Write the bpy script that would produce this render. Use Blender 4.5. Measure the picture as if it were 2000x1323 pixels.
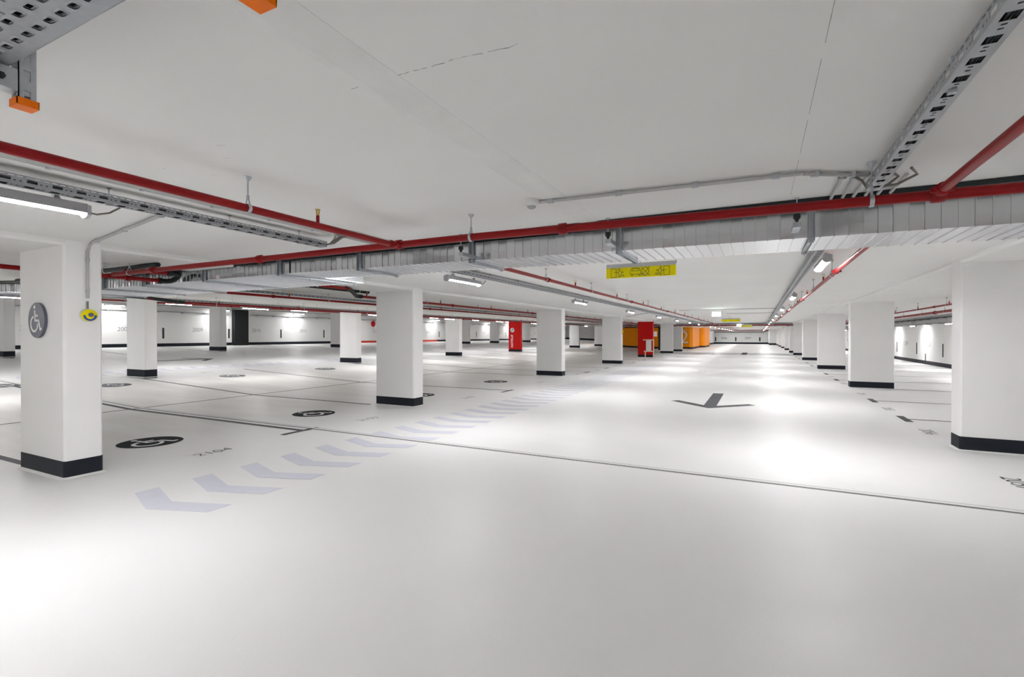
import bpy, bmesh, math, random
from math import sin, cos, pi, radians, atan, atan2, hypot
from mathutils import Vector, Matrix

for o in list(bpy.data.objects):
    bpy.data.objects.remove(o)
scene = bpy.context.scene
COL = scene.collection
random.seed(7)

# ------------------------------------------------------------------ camera
FPX, YAW, PITCH = 961.5372, 0.465, 0.0061
cam_d = bpy.data.cameras.new('camera')
cam_d.sensor_fit = 'HORIZONTAL'
cam_d.sensor_width = 36.0
cam_d.lens = FPX / 2000.0 * 36.0
cam_d.clip_start = 0.05
cam_d.clip_end = 300
cam = bpy.data.objects.new('camera', cam_d)
COL.objects.link(cam)
cam.location = (0, 0, 1.5)
cam.rotation_euler = (pi / 2 - PITCH, 0.0, YAW)
scene.camera = cam

# ------------------------------------------------------------------ world, exposure
world = bpy.data.worlds.new('world')
scene.world = world
world.use_nodes = True
world.node_tree.nodes['Background'].inputs[0].default_value = (0.9, 0.95, 1.0, 1)
world.node_tree.nodes['Background'].inputs[1].default_value = 0.0
scene.view_settings.view_transform = 'Standard'
scene.view_settings.look = 'None'
scene.view_settings.gamma = 1
scene.view_settings.use_curve_mapping = False
scene.view_settings.exposure = 1.6
LAMP = 60.0            # radiance of the batten diffusers

# ------------------------------------------------------------------ geometry of the place
SL, X0 = 0.042, -11.4
def F(x):
    return SL * (X0 - x) if x < X0 else 0.0
H, HB = 2.5, 2.44
XL, XR, YN, YF = -31.5, 7.78, -12.0, 96.0
ZONES = (0.0, 40.2)     # the expansion zones repeat at this distance along the hall

# ------------------------------------------------------------------ materials
def mat(name, col, rough=0.5, metal=0.0, noise=0.0, nscale=3.0, bump=0.0, bscale=60.0,
        emit=None, rvar=0.0, spec=0.5, coat=0.0, stretch=None):
    m = bpy.data.materials.new(name)
    m.use_nodes = True
    nt = m.node_tree
    b = nt.nodes['Principled BSDF']
    b.inputs['Base Color'].default_value = (*col, 1)
    b.inputs['Roughness'].default_value = rough
    b.inputs['Metallic'].default_value = metal
    b.inputs['Specular IOR Level'].default_value = spec
    b.inputs['Coat Weight'].default_value = coat
    if noise or bump or rvar:
        tc = nt.nodes.new('ShaderNodeTexCoord')
        src = tc.outputs['Object']
        if stretch:
            mp = nt.nodes.new('ShaderNodeMapping')
            mp.inputs['Scale'].default_value = stretch
            nt.links.new(src, mp.inputs[0]); src = mp.outputs[0]
    if noise:
        n = nt.nodes.new('ShaderNodeTexNoise')
        n.inputs['Scale'].default_value = nscale
        n.inputs['Detail'].default_value = 6
        nt.links.new(src, n.inputs['Vector'])
        r = nt.nodes.new('ShaderNodeMapRange')
        r.inputs['From Min'].default_value = 0.3
        r.inputs['From Max'].default_value = 0.7
        r.inputs['To Min'].default_value = 1 - noise
        r.inputs['To Max'].default_value = 1.0
        nt.links.new(n.outputs['Fac'], r.inputs['Value'])
        mx = nt.nodes.new('ShaderNodeVectorMath'); mx.operation = 'SCALE'
        mx.inputs[0].default_value = col
        nt.links.new(r.outputs[0], mx.inputs['Scale'])
        nt.links.new(mx.outputs[0], b.inputs['Base Color'])
        if rvar:
            r2 = nt.nodes.new('ShaderNodeMapRange')
            r2.inputs['From Min'].default_value = 0.3
            r2.inputs['From Max'].default_value = 0.7
            r2.inputs['To Min'].default_value = rough - rvar
            r2.inputs['To Max'].default_value = rough + rvar
            nt.links.new(n.outputs['Fac'], r2.inputs['Value'])
            nt.links.new(r2.outputs[0], b.inputs['Roughness'])
    if bump:
        n2 = nt.nodes.new('ShaderNodeTexNoise')
        n2.inputs['Scale'].default_value = bscale
        n2.inputs['Detail'].default_value = 3
        nt.links.new(tc.outputs['Object'], n2.inputs['Vector'])
        bp = nt.nodes.new('ShaderNodeBump')
        bp.inputs['Strength'].default_value = bump
        bp.inputs['Distance'].default_value = 0.01
        nt.links.new(n2.outputs['Fac'], bp.inputs['Height'])
        nt.links.new(bp.outputs[0], b.inputs['Normal'])
    if emit:
        b.inputs['Emission Color'].default_value = (*emit[0], 1)
        b.inputs['Emission Strength'].default_value = emit[1]
    return m

M = dict(
    ceil=mat('ceiling_paint', (0.85, 0.85, 0.825), 0.9, spec=0.08, noise=0.04, nscale=0.8, bump=0.05, bscale=25),
    wall=mat('wall_paint', (0.87, 0.87, 0.85), 0.75, noise=0.03, nscale=1.5, bump=0.05, bscale=30),
    column=mat('column_paint', (0.91, 0.905, 0.89), 0.6, noise=0.03, nscale=2.0, bump=0.06, bscale=35),
    band=mat('anthracite_paint', (0.011, 0.015, 0.023), 0.6, spec=0.25, noise=0.25, nscale=9, bump=0.08, bscale=60),
    dark=mat('black_paint', (0.004, 0.007, 0.008), 0.6, noise=0.2, nscale=5),
    mark=mat('grey_marking', (0.10, 0.104, 0.115), 0.6, spec=0.2, noise=0.25, nscale=6, stretch=(1, 1, 1)),
    line=mat('line_marking', (0.10, 0.098, 0.10), 0.6, spec=0.25, noise=0.25, nscale=6),
    ink=mat('number_marking', (0.035, 0.037, 0.04), 0.5, noise=0.2, nscale=9),
    disc=mat('black_marking', (0.004, 0.009, 0.011), 0.7, noise=0.2, nscale=7, spec=0.12),
    greydisc=mat('worn_grey_marking', (0.13, 0.135, 0.15), 0.6, noise=0.3, nscale=7, spec=0.2),
    chev=mat('lavender_marking', (0.70, 0.71, 0.79), 0.45, noise=0.05, nscale=4),
    white=mat('white_marking', (0.80, 0.80, 0.79), 0.45, noise=0.05, nscale=4),
    red=mat('pipe_red', (0.27, 0.0025, 0.004), 0.42, noise=0.12, nscale=12, spec=0.25),
    redcol=mat('column_red', (0.56, 0.003, 0.002), 0.5, noise=0.06, nscale=3, spec=0.2),
    redband=mat('kerb_red', (0.62, 0.05, 0.02), 0.5, noise=0.1, nscale=5),
    orange=mat('core_orange', (1.0, 0.33, 0.0), 0.42, spec=0.2, noise=0.05, nscale=2, bump=0.04, bscale=30),
    cap=mat('cap_orange', (0.95, 0.19, 0.0), 0.4, spec=0.2, noise=0.08, nscale=30),
    yellow=mat('sign_yellow', (0.93, 0.80, 0.0), 0.4, spec=0.2, noise=0.03, nscale=12),
    blue=mat('sign_blue', (0.01, 0.07, 0.42), 0.4, noise=0.05, nscale=20),
    steel=mat('galvanised_steel', (0.52, 0.55, 0.58), 0.38, metal=0.75, noise=0.18, nscale=35, rvar=0.08),
    tray=mat('tray_steel', (0.40, 0.42, 0.44), 0.45, metal=0.6, noise=0.15, nscale=40, rvar=0.06),
    conduit=mat('conduit_grey', (0.50, 0.50, 0.49), 0.4, metal=0.35, noise=0.1, nscale=20),
    duct=mat('duct_sheet', (0.68, 0.695, 0.72), 0.20, metal=1.0, noise=0.06, nscale=9, rvar=0.015, stretch=(6, 1, 1)),
    rubber=mat('black_rubber', (0.008, 0.014, 0.016), 0.6, noise=0.2, nscale=25),
    brass=mat('brass', (0.62, 0.42, 0.10), 0.35, metal=0.9, noise=0.1, nscale=60),
    plastic=mat('white_plastic', (0.75, 0.75, 0.72), 0.4, noise=0.03, nscale=15),
    lens=mat('frosted_lens', (0.45, 0.47, 0.47), 0.25, noise=0.05, nscale=20),
    housing=mat('luminaire_grey', (0.50, 0.50, 0.52), 0.45, noise=0.05, nscale=20),
    signgrey=mat('sign_rail_grey', (0.55, 0.55, 0.57), 0.5, noise=0.04, nscale=20),
    plate=mat('plate_slate', (0.115, 0.125, 0.165), 0.45, noise=0.06, nscale=10),
    wood=mat('pale_wood', (0.80, 0.66, 0.50), 0.6, noise=0.15, nscale=14),
    cable=mat('cable_grey', (0.22, 0.21, 0.18), 0.6, noise=0.1, nscale=30),
    stain=mat('hairline_grey', (0.56, 0.56, 0.55), 0.8, noise=0.5, nscale=25),
    seam=mat('ceiling_seam', (0.83, 0.83, 0.805), 0.8, noise=0.06, nscale=5, bump=0.1, bscale=20),
    light=mat('lit_diffuser', (0.9, 0.9, 0.9), 0.4, noise=0.02, nscale=5, emit=((1.0, 0.985, 1.0), LAMP)),
    exit=mat('lit_exit_panel', (0.8, 0.9, 0.8), 0.4, noise=0.02, nscale=5, emit=((0.92, 1.0, 0.93), 7.0)),
    exitgreen=mat('exit_green', (0.25, 0.75, 0.45), 0.4, noise=0.02, nscale=5, emit=((0.5, 1.0, 0.65), 2.6)),
)

def floor_material():
    m = bpy.data.materials.new('coated_floor'); m.use_nodes = True
    nt = m.node_tree; b = nt.nodes['Principled BSDF']; L = nt.links
    tc = nt.nodes.new('ShaderNodeTexCoord')
    sx = nt.nodes.new('ShaderNodeSeparateXYZ'); L.new(tc.outputs['Object'], sx.inputs[0])
    # darker beige tone in the left bays, whiter tone on either side
    mr = nt.nodes.new('ShaderNodeMapRange')
    mr.inputs['From Min'].default_value = -8.6; mr.inputs['From Max'].default_value = -6.3
    mr.clamp = True
    L.new(sx.outputs['X'], mr.inputs['Value'])
    mr2 = nt.nodes.new('ShaderNodeMapRange')
    mr2.inputs['From Min'].default_value = -16.6; mr2.inputs['From Max'].default_value = -15.0
    mr2.inputs['To Min'].default_value = 1.0; mr2.inputs['To Max'].default_value = 0.0
    L.new(sx.outputs['X'], mr2.inputs['Value'])
    mxx = nt.nodes.new('ShaderNodeMath'); mxx.operation = 'MAXIMUM'
    L.new(mr.outputs[0], mxx.inputs[0]); L.new(mr2.outputs[0], mxx.inputs[1])
    mp = nt.nodes.new('ShaderNodeMapping'); mp.inputs['Scale'].default_value = (0.5, 2.2, 1)
    L.new(tc.outputs['Object'], mp.inputs[0])
    n = nt.nodes.new('ShaderNodeTexNoise'); n.inputs['Scale'].default_value = 0.9
    n.inputs['Detail'].default_value = 8; n.inputs['Roughness'].default_value = 0.6
    L.new(mp.outputs[0], n.inputs['Vector'])
    ramp = nt.nodes.new('ShaderNodeValToRGB')
    ramp.color_ramp.elements[0].position = 0.32; ramp.color_ramp.elements[0].color = (0.72, 0.705, 0.67, 1)
    ramp.color_ramp.elements[1].position = 0.68; ramp.color_ramp.elements[1].color = (0.85, 0.84, 0.815, 1)
    L.new(n.outputs['Fac'], ramp.inputs[0])
    n3 = nt.nodes.new('ShaderNodeTexNoise'); n3.inputs['Scale'].default_value = 0.35
    n3.inputs['Detail'].default_value = 7
    L.new(tc.outputs['Object'], n3.inputs['Vector'])
    ramp3 = nt.nodes.new('ShaderNodeValToRGB')
    ramp3.color_ramp.elements[0].position = 0.35; ramp3.color_ramp.elements[0].color = (0.82, 0.82, 0.81, 1)
    ramp3.color_ramp.elements[1].position = 0.65; ramp3.color_ramp.elements[1].color = (0.87, 0.865, 0.865, 1)
    L.new(n3.outputs['Fac'], ramp3.inputs[0])
    mix = nt.nodes.new('ShaderNodeMixRGB')
    L.new(mxx.outputs[0], mix.inputs[0]); L.new(ramp.outputs[0], mix.inputs[1]); L.new(ramp3.outputs[0], mix.inputs[2])
    # small dark specks
    v = nt.nodes.new('ShaderNodeTexVoronoi'); v.inputs['Scale'].default_value = 1.6
    L.new(tc.outputs['Object'], v.inputs['Vector'])
    lt = nt.nodes.new('ShaderNodeMath'); lt.operation = 'LESS_THAN'; lt.inputs[1].default_value = 0.011
    L.new(v.outputs['Distance'], lt.inputs[0])
    mix2 = nt.nodes.new('ShaderNodeMixRGB'); mix2.inputs[2].default_value = (0.30, 0.30, 0.28, 1)
    L.new(lt.outputs[0], mix2.inputs[0]); L.new(mix.outputs[0], mix2.inputs[1])
    L.new(mix2.outputs[0], b.inputs['Base Color'])
    rr = nt.nodes.new('ShaderNodeMapRange')
    rr.inputs['From Min'].default_value = 0.3; rr.inputs['From Max'].default_value = 0.7
    rr.inputs['To Min'].default_value = 0.36; rr.inputs['To Max'].default_value = 0.50
    L.new(n.outputs['Fac'], rr.inputs['Value']); L.new(rr.outputs[0], b.inputs['Roughness'])
    b.inputs['Specular IOR Level'].default_value = 0.35
    nb = nt.nodes.new('ShaderNodeTexNoise'); nb.inputs['Scale'].default_value = 110; nb.inputs['Detail'].default_value = 2
    L.new(tc.outputs['Object'], nb.inputs['Vector'])
    bp = nt.nodes.new('ShaderNodeBump'); bp.inputs['Strength'].default_value = 0.4; bp.inputs['Distance'].default_value = 0.004
    L.new(nb.outputs['Fac'], bp.inputs['Height']); L.new(bp.outputs[0], b.inputs['Normal'])
    return m
M['floor'] = floor_material()

# ------------------------------------------------------------------ mesh helpers
class MB:
    def __init__(s):
        s.v = []; s.f = []; s.smooth = []
    def add(s, vs, fs, smooth=False):
        k = len(s.v); s.v += [tuple(p) for p in vs]
        s.f += [tuple(i + k for i in f) for f in fs]; s.smooth += [smooth] * len(fs)
        return s
    def box(s, x0, x1, y0, y1, z0, z1):
        v = [(x, y, z) for z in (z0, z1) for y in (y0, y1) for x in (x0, x1)]
        return s.add(v, [(0, 2, 3, 1), (4, 5, 7, 6), (0, 1, 5, 4), (2, 6, 7, 3), (0, 4, 6, 2), (1, 3, 7, 5)])
    def prism(s, poly, z0, z1, plane='xy', off=None):
        """extrude a polygon; plane says which coordinates poly holds"""
        n = len(poly)
        def P(a, b, c):
            return {'xy': (a, b, c), 'xz': (a, c, b), 'yz': (c, a, b)}[plane]
        v = [P(a, b, z0) for a, b in poly] + [P(a, b, z1) for a, b in poly]
        f = [tuple(range(n - 1, -1, -1)), tuple(range(n, 2 * n))]
        f += [(i, (i + 1) % n, n + (i + 1) % n, n + i) for i in range(n)]
        return s.add(v, f)
    def tube(s, pts, r, seg=12, cap=True):
        pts = [Vector(p) for p in pts]; rings = []
        for i, p in enumerate(pts):
            d = (pts[min(i + 1, len(pts) - 1)] - pts[max(i - 1, 0)]).normalized()
            up = Vector((0, 0, 1)) if abs(d.z) < 0.9 else Vector((1, 0, 0))
            a = d.cross(up).normalized(); b = d.cross(a)
            rr = r[i] if isinstance(r, (list, tuple)) else r
            rings.append([p + a * rr * cos(t) + b * rr * sin(t) for t in [2 * pi * k / seg for k in range(seg)]])
        v = [q for R in rings for q in R]
        f = [(i * seg + k, i * seg + (k + 1) % seg, (i + 1) * seg + (k + 1) % seg, (i + 1) * seg + k)
             for i in range(len(pts) - 1) for k in range(seg)]
        s.add(v, f, True)
        if cap:
            s.add(rings[0], [tuple(range(seg))]); s.add(rings[-1], [tuple(range(seg - 1, -1, -1))])
        return s
    def build(s, name, m, parent=None, kind=None, label=None, mod=None):
        me = bpy.data.meshes.new(name)
        me.from_pydata(s.v, [], s.f)
        me.polygons.foreach_set('use_smooth', s.smooth)
        me.materials.append(M[m] if isinstance(m, str) else m)
        me.validate(); me.update()
        bm = bmesh.new(); bm.from_mesh(me)
        if not getattr(s, 'sheet', False):
            bmesh.ops.recalc_face_normals(bm, faces=bm.faces)
        bm.to_mesh(me); bm.free()
        o = bpy.data.objects.new(name, me); COL.objects.link(o)
        if parent:
            o.parent = parent
            o.matrix_parent_inverse = Matrix.Translation(-parent.location) if getattr(s, 'world', False) else Matrix()
        if kind: o['kind'] = kind
        if label: o['label'] = label
        return o

def thing(name, label, cat, loc=(0, 0, 0), group=None, rotz=0):
    o = bpy.data.objects.new(name, None); COL.objects.link(o)
    o.empty_display_size = 0.1
    o.location = loc; o.rotation_euler = (0, 0, rotz)
    o['label'] = label; o['category'] = cat
    if group: o['group'] = group
    return o
def tag(o, label, cat, group=None):
    o['label'] = label; o['category'] = cat
    if group: o['group'] = group
    return o
CH = {}
def kids(o):
    return [c for c in bpy.data.objects if c.parent == o]
def dup(root, loc, label, group=None, children=None):
    r = root.copy(); COL.objects.link(r); r.location = loc; r['label'] = label
    if group: r['group'] = group
    for ch in (children or kids(root)):
        c = ch.copy(); COL.objects.link(c); c.parent = r
        for g in CH.get(ch.name, []):
            d = g.copy(); COL.objects.link(d); d.parent = c
    return r
ORD = ['nearest', 'second', 'third', 'fourth', 'fifth', 'sixth', 'seventh', 'eighth', 'ninth', 'tenth', 'eleventh',
       'twelfth', 'thirteenth', 'fourteenth', 'fifteenth', 'sixteenth', 'seventeenth', 'eighteenth', 'nineteenth', 'twentieth']

def stroke(mb, pts, w, P, h=0.002):
    """flat ribbon prisms along a 2D polyline; P maps (u, v, height) to 3D"""
    for i, (a, b) in enumerate(zip(pts[:-1], pts[1:])):
        d = hypot(b[0] - a[0], b[1] - a[1]) or 1e-6
        ux, uy = (b[0] - a[0]) / d, (b[1] - a[1]) / d
        e = w / 2
        q = [(a[0] - ux * e * .6 - uy * e, a[1] - uy * e * .6 + ux * e), (a[0] - ux * e * .6 + uy * e, a[1] - uy * e * .6 - ux * e),
             (b[0] + ux * e * .6 + uy * e, b[1] + uy * e * .6 - ux * e), (b[0] + ux * e * .6 - uy * e, b[1] + uy * e * .6 + ux * e)]
        poly3(mb, q, P, h * (1 + .12 * (i % 3)))      # overlapping ends never share a plane
def poly3(mb, q, P, h=0.002):
    n = len(q)
    v = [P(a, b, 0) for a, b in q] + [P(a, b, h) for a, b in q]
    mb.add(v, [tuple(range(n - 1, -1, -1)), tuple(range(n, 2 * n))] + [(i, (i + 1) % n, n + (i + 1) % n, n + i) for i in range(n)])
def circ(cx, cy, r, n=32, a0=0, a1=2 * pi):
    full = abs(a1 - a0 - 2 * pi) < 1e-6
    return [(cx + r * cos(a0 + (a1 - a0) * k / n), cy + r * sin(a0 + (a1 - a0) * k / n)) for k in range(n if full else n + 1)]
def wheelchair(mb, P, s, h=0.002, k=1.0):
    S = lambda L: [(a * s, b * s) for a, b in L]
    poly3(mb, S(circ(-.17, .71, .095, 20)), P, h)
    w = .08 * s * k
    stroke(mb, S([(-.15, .50), (-.10, -.02), (.33, -.02), (.48, -.50), (.60, -.46)]), w, P, h)
    stroke(mb, S([(-.12, .25), (.18, .25)]), w, P, h)
    stroke(mb, S(circ(-.19, -.20, .40, 22, radians(108), radians(358))), w, P, h)

def text_mesh(s, size, P, thin=0.0, h=0.001):
    cu = bpy.data.curves.new('t', 'FONT'); cu.body = s; cu.size = size
    cu.align_x = 'CENTER'; cu.align_y = 'CENTER'; cu.offset = -thin; cu.resolution_u = 4
    ob = bpy.data.objects.new('t', cu); COL.objects.link(ob)
    bpy.context.view_layer.update()
    me = ob.to_mesh()
    mb = MB()
    n = len(me.vertices)
    fs = [tuple(p.vertices) for p in me.polygons]
    top = [P(v.co.x, v.co.y, h) for v in me.vertices]
    mb.add(top, fs)
    mb.sheet = True
    ob.to_mesh_clear(); bpy.data.objects.remove(ob); bpy.data.curves.remove(cu)
    return mb

def world_part(mb, name, m, parent, **k):
    mb.world = True
    return mb.build(name, m, parent, **k)

# ------------------------------------------------------------------ the setting
fl = MB()
prof = [(XR + .3, 0), (X0, 0), (XL - .3, F(XL - .3))]
for i in range(2):
    (xa, za), (xb, zb) = prof[i], prof[i + 1]
    fl.add([(xa, YN - .3, za), (xa, YF + 1, za), (xb, YF + 1, zb), (xb, YN - .3, zb),
            (xa, YN - .3, za - .2), (xa, YF + 1, za - .2), (xb, YF + 1, zb - .2), (xb, YN - .3, zb - .2)],
           [(0, 1, 2, 3), (7, 6, 5, 4), (0, 4, 5, 1), (2, 6, 7, 3), (1, 5, 6, 2), (3, 7, 4, 0)])
floor = fl.build('floor', 'floor', kind='structure')
floor['label'] = 'white coated garage floor with grey and lavender markings'

ce = MB()
for i in range(2):
    (xa, za), (xb, zb) = prof[i], prof[i + 1]
    za += H; zb += H
    ce.add([(xa, YN - .3, za), (xa, YF + 1, za), (xb, YF + 1, zb), (xb, YN - .3, zb),
            (xa, YN - .3, za + .2), (xa, YF + 1, za + .2), (xb, YF + 1, zb + .2), (xb, YN - .3, zb + .2)],
           [(3, 2, 1, 0), (4, 5, 6, 7), (1, 5, 4, 0), (3, 7, 6, 2), (2, 6, 5, 1), (0, 4, 7, 3)])
ceiling = ce.build('ceiling', 'ceil', kind='structure')
ceiling['label'] = 'white painted concrete ceiling slab'

# shallow drop beams over every column row, interrupted at the expansion zones
ROWS = {'A': -7.46, 'B': 2.34, 'L': -17.46, 'K': -27.3}
nb = 0
for key, xr in ROWS.items():
    segs = [(YN, 4.33), (6.45, 4.33 + ZONES[1]), (6.45 + ZONES[1], YF)]
    for (a, b) in segs:
        nb += 1
        mb = MB()
        x0, x1 = xr, xr + 1.02
        e = .025
        poly = [(x0, H + F(x0) + .02), (x0, HB + e + F(x0)), (x0 + e, HB + F(x0)), (x1 - e, HB + F(x1)),
                (x1, HB + e + F(x1)), (x1, H + F(x1) + .02)]
        mb.prism(poly, a, b, 'xz')
        o = mb.build('trim_%d' % nb, 'ceil', kind='structure')

def wallbox(name, x0, x1, y0, y1, z0, z1, m='wall'):
    return MB().box(x0, x1, y0, y1, z0, z1).build(name, m, kind='structure')
wall_r = wallbox('wall_right', XR, XR + .25, YN - .2, YF + .2, -.1, H + .15)
wall_l = wallbox('wall_left', XL - .25, XL, YN - .2, YF + .2, F(XL) - .15, F(XL) + H + .15)
wallbox('wall_back', XL, XR, YN - .25, YN, -.1, F(XL) + H + .1)
wall_f = wallbox('wall_front', -18.0, XR, YF, YF + .25, -.1, F(-18) + H + .1)
wall_fl = wallbox('wall_front_left', XL, -18.0, 85, 85.25, F(-18) - .1, F(XL) + H + .1)
# baseboard bands
BB = .19
MB().box(XR - .006, XR + .01, YN, YF, 0, BB).build('baseboard_right', 'band', kind='structure')
MB().box(XL - .01, XL + .006, YN, 33.0, F(XL) - .02, F(XL) + BB).build('baseboard_left', 'band', kind='structure')
MB().box(XL - .01, XL + .006, 33.0, 44.5, F(XL) - .02, F(XL) + BB).build('baseboard_left_red', 'redband', kind='structure')
MB().box(XL - .01, XL + .006, 44.5, 85, F(XL) - .02, F(XL) + BB).build('baseboard_left_far', 'band', kind='structure')
MB().box(-7.3, XR, YF - .006, YF + .01, 0, BB + .1).build('baseboard_front', 'band', kind='structure')
mb = MB(); mb.prism([(XL, F(XL) - .02), (-18, F(-18) - .02), (-18, F(-18) + BB + .1), (XL, F(XL) + BB + .1)], 84.99, 85.01, 'xz')
mb.build('baseboard_front_left', 'band', kind='structure')

# ---- markings that belong to the floor
def PF(cx, cy, ang, eps=0.002):
    """local (u,v) -> floor point; ang rotates u away from +X"""
    c, s = cos(ang), sin(ang)
    def P(u, v, h):
        x, y = cx + u * c - v * s, cy + u * s + v * c
        return (x, y, F(x) + eps + h)
    return P
FP = lambda e=.002: (lambda u, v, h: (u, v, F(u) + e + h))
def fmark(mb, name, m, label=None):
    return mb.build(name, m, floor, label=label)

def chevrons(xc, half, y0, n, pitch, thick, rise, name='chevron_mark', direction=1):
    for k in range(n):
        y = y0 + k * pitch
        mb = MB()
        q = [(xc, y), (xc + half, y + rise * direction), (xc + half, y + rise * direction + thick), (xc, y + thick),
             (xc - half, y + rise * direction + thick), (xc - half, y + rise * direction)]
        poly3(mb, [q[0], q[1], q[2], q[3]], FP(.0015), .0012)
        poly3(mb, [q[0], q[3], q[4], q[5]], FP(.0015), .0012)
        fmark(mb, name, 'chev')
chevrons(-4.735, .56, 2.375, 42, .531, .212, .19)
chevrons(-18.5, .56, 6.05, 26, .531, .212, .19)

def arrow(tipx, tipy, sgn, m):
    mb = MB()
    P = lambda u, v, h: (tipx + u, tipy + sgn * v, F(tipx + u) + .0025 + h)
    mx = lambda L: [(-a, b) for a, b in L][::-1]
    arm = [(0, 0), (.87, .88), (.73, 1.03), (.12, .42), (0, .42)]
    poly3(mb, arm, P, .0012); poly3(mb, mx(arm), P, .0012)
    poly3(mb, [(-.125, .30), (.125, .30), (.125, 2.88), (-.125, 2.88)], P, .0014)
    return fmark(mb, 'direction_arrow', m, 'grey painted direction arrow')
arrow(-.93, 10.87, 1, 'mark')
arrow(-22.1, 13.9, -1, 'mark')

# expansion joint: two steel edge strips with a dark gap, across the hall
def xstrip(x0, x1, y0, y1, h, eps=.0):
    mb = MB(); P = FP(eps)
    xs = [x0] + ([X0] if x0 < X0 < x1 else []) + [x1]
    for a, b in zip(xs[:-1], xs[1:]):
        poly3(mb, [(a, y0), (b, y0), (b, y1), (a, y1)], P, h)
    return mb
for dz, nm in ((0, ''), (ZONES[1], '')):
    j = fmark(xstrip(XL, XR, 5.60 + dz, 5.72 + dz, .003), 'expansion_joint', 'signgrey', 'steel edged expansion joint')
    g = xstrip(XL, XR, 5.608 + dz, 5.628 + dz, .0035).build('joint_gap', 'rubber', j)
    xstrip(XL, XR, 5.64 + dz, 5.69 + dz, .005).build('joint_edge', 'seam', j)

# drainage joint along the middle of the double bay row
mb = MB(); poly3(mb, [(X0 - .025, YN), (X0 + .025, YN), (X0 + .025, YF), (X0 - .025, YF)], FP(.0018), .001)
fmark(mb, 'drain_joint', 'line')

def bayline(x0, x1, y, w=.07, m='line'):
    fmark(xstrip(x0, x1, y - w / 2, y + w / 2, .0012, .0015), 'bay_line', m)
def tee(x, y, m='mark', w=.10, l=.66):
    mb = MB(); poly3(mb, [(x - w / 2, y - l / 2), (x + w / 2, y - l / 2), (x + w / 2, y + l / 2), (x - w / 2, y + l / 2)], FP(.0022), .0012)
    fmark(mb, 'bay_end_mark', m)
# left bays (between row A and row L)
bayline(-17.4, -6.4, 5.45, .10, 'mark'); tee(-6.42, 5.40)
bayline(-16.4, -7.55, 8.18)
bayline(-17.2, -6.1, 11.95); tee(-6.06, 11.8)
bayline(-17.4, -7.55, 2.58, .09, 'mark')
bayline(-16.6, -7.55, 16.9); 
for y in (19.3, 22.2, 27.6, 30.5, 36.3, 39.2, 50.5, 53.4):
    bayline(-17.2, -6.3, y); tee(-6.25, y)
for y in (25.6, 34.2): bayline(-16.4, -7.5, y)
# right bays
for y in (11.06, 13.84, 19.75, 22.6, 28.4, 31.3, 37.0, 39.9):
    bayline(2.4, 7.75, y, .06); tee(2.34, y, w=.115, l=.70)
for y in (8.45, 17.0, 25.7, 34.3): bayline(3.4, 7.75, y, .06)
# bays on the left wall
for k in range(14):
    y = 8.76 + 4.01 * k
    bayline(-31.4, -25.9, y - .35, .07)

def floor_number(s, x, y, ang, size=.235, m='ink'):
    mb = text_mesh(s, size, PF(x, y, ang, .003), thin=.003)
    fmark(mb, 'bay_number', m)
for s, y in (('2104', 3.93), ('2103', 6.73), ('2102', 10.12), ('2101', 14.5), ('2100', 18.1), ('2099', 20.8), ('2098', 23.8),
             ('2097', 26.6), ('2096', 29.1), ('2095', 32.0)):
    floor_number(s, -6.26, y, pi / 2)
for s, y in (('2057', 6.75), ('2056', 9.73), ('2055', 12.39), ('2054', 15.3), ('2053', 18.3), ('2052', 21.2), ('2051', 24.1), ('2050', 27.0), ('2049', 29.9)):
    floor_number(s, 2.35, y, -pi / 2)
for s, y in (('2138', 10.4), ('2139', 14.4)):
    floor_number(s, -16.9, y, -pi / 2, .21, 'greydisc')

def floor_disc(x, y, ang, m, r=.385):
    mb = MB(); P = PF(x, y, ang, .0015)
    poly3(mb, circ(0, 0, r, 48), P, .0015)
    d = fmark(mb, 'accessible_symbol', m, 'round painted wheelchair symbol')
    q = MB(); wheelchair(q, PF(x, y, ang, .003), r * 1.05, .0012, 1.5)
    q.build('pictogram', 'white', d)
for y in (3.9, 6.74, 10.02, 14.05): floor_disc(-7.64, y, pi / 2, 'disc')
for y in (5.3, 7.0, 10.33, 14.2): floor_disc(-15.45 if y > 6 else -17.0, y, -pi / 2, 'greydisc')
# drain grate in the far lane
mb = MB().box(-1.27, -.87, 42.4, 47.6, 0.0, .004)
g = fmark(mb, 'drain_grate', 'mark')
mb = MB()
for k in range(6): mb.box(-1.22 + k * .06, -1.19 + k * .06, 42.5, 47.5, .004, .007)
mb.build('grate_bar', 'dark', g)

# ---- ceiling details
mb = MB(); mb.prism([(-1.44, H + .01), (-1.44, H - .001), (-1.40, H - .005), (-1.28, H - .005), (-1.24, H - .001), (-1.24, H + .01)], YN, 4.2, 'xz')
mb.build('ceiling_seam', 'seam', ceiling)
mb = MB(); xs = -1.40
random.seed(3)
pts = []
x, y = -1.50, 1.50
for k in range(40):
    pts.append((x, y)); x += .0195; y += random.uniform(-.005, .005) + (.0002)
for k, (a, b) in enumerate(zip(pts[:-1], pts[1:])):
    if random.random() < .86:
        w = random.uniform(.0006, .0028)
        mb.add([(a[0], a[1] - w, H - .0006), (b[0], b[1] - w, H - .0006), (b[0], b[1] + w, H - .0006), (a[0], a[1] + w, H - .0006)], [(0, 1, 2, 3)])
mb.build('hairline_crack', 'stain', ceiling)
mb = MB(); yy = YN
while yy < 4.1:
    l = random.uniform(.15, .5)
    mb.add([(.198, yy, H - .0006), (.2005, yy, H - .0006), (.2005, yy + l, H - .0006), (.198, yy + l, H - .0006)], [(0, 1, 2, 3)])
    yy += l + random.uniform(.02, .12)
mb.build('panel_joint', 'stain', ceiling)
mb = MB()
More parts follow.
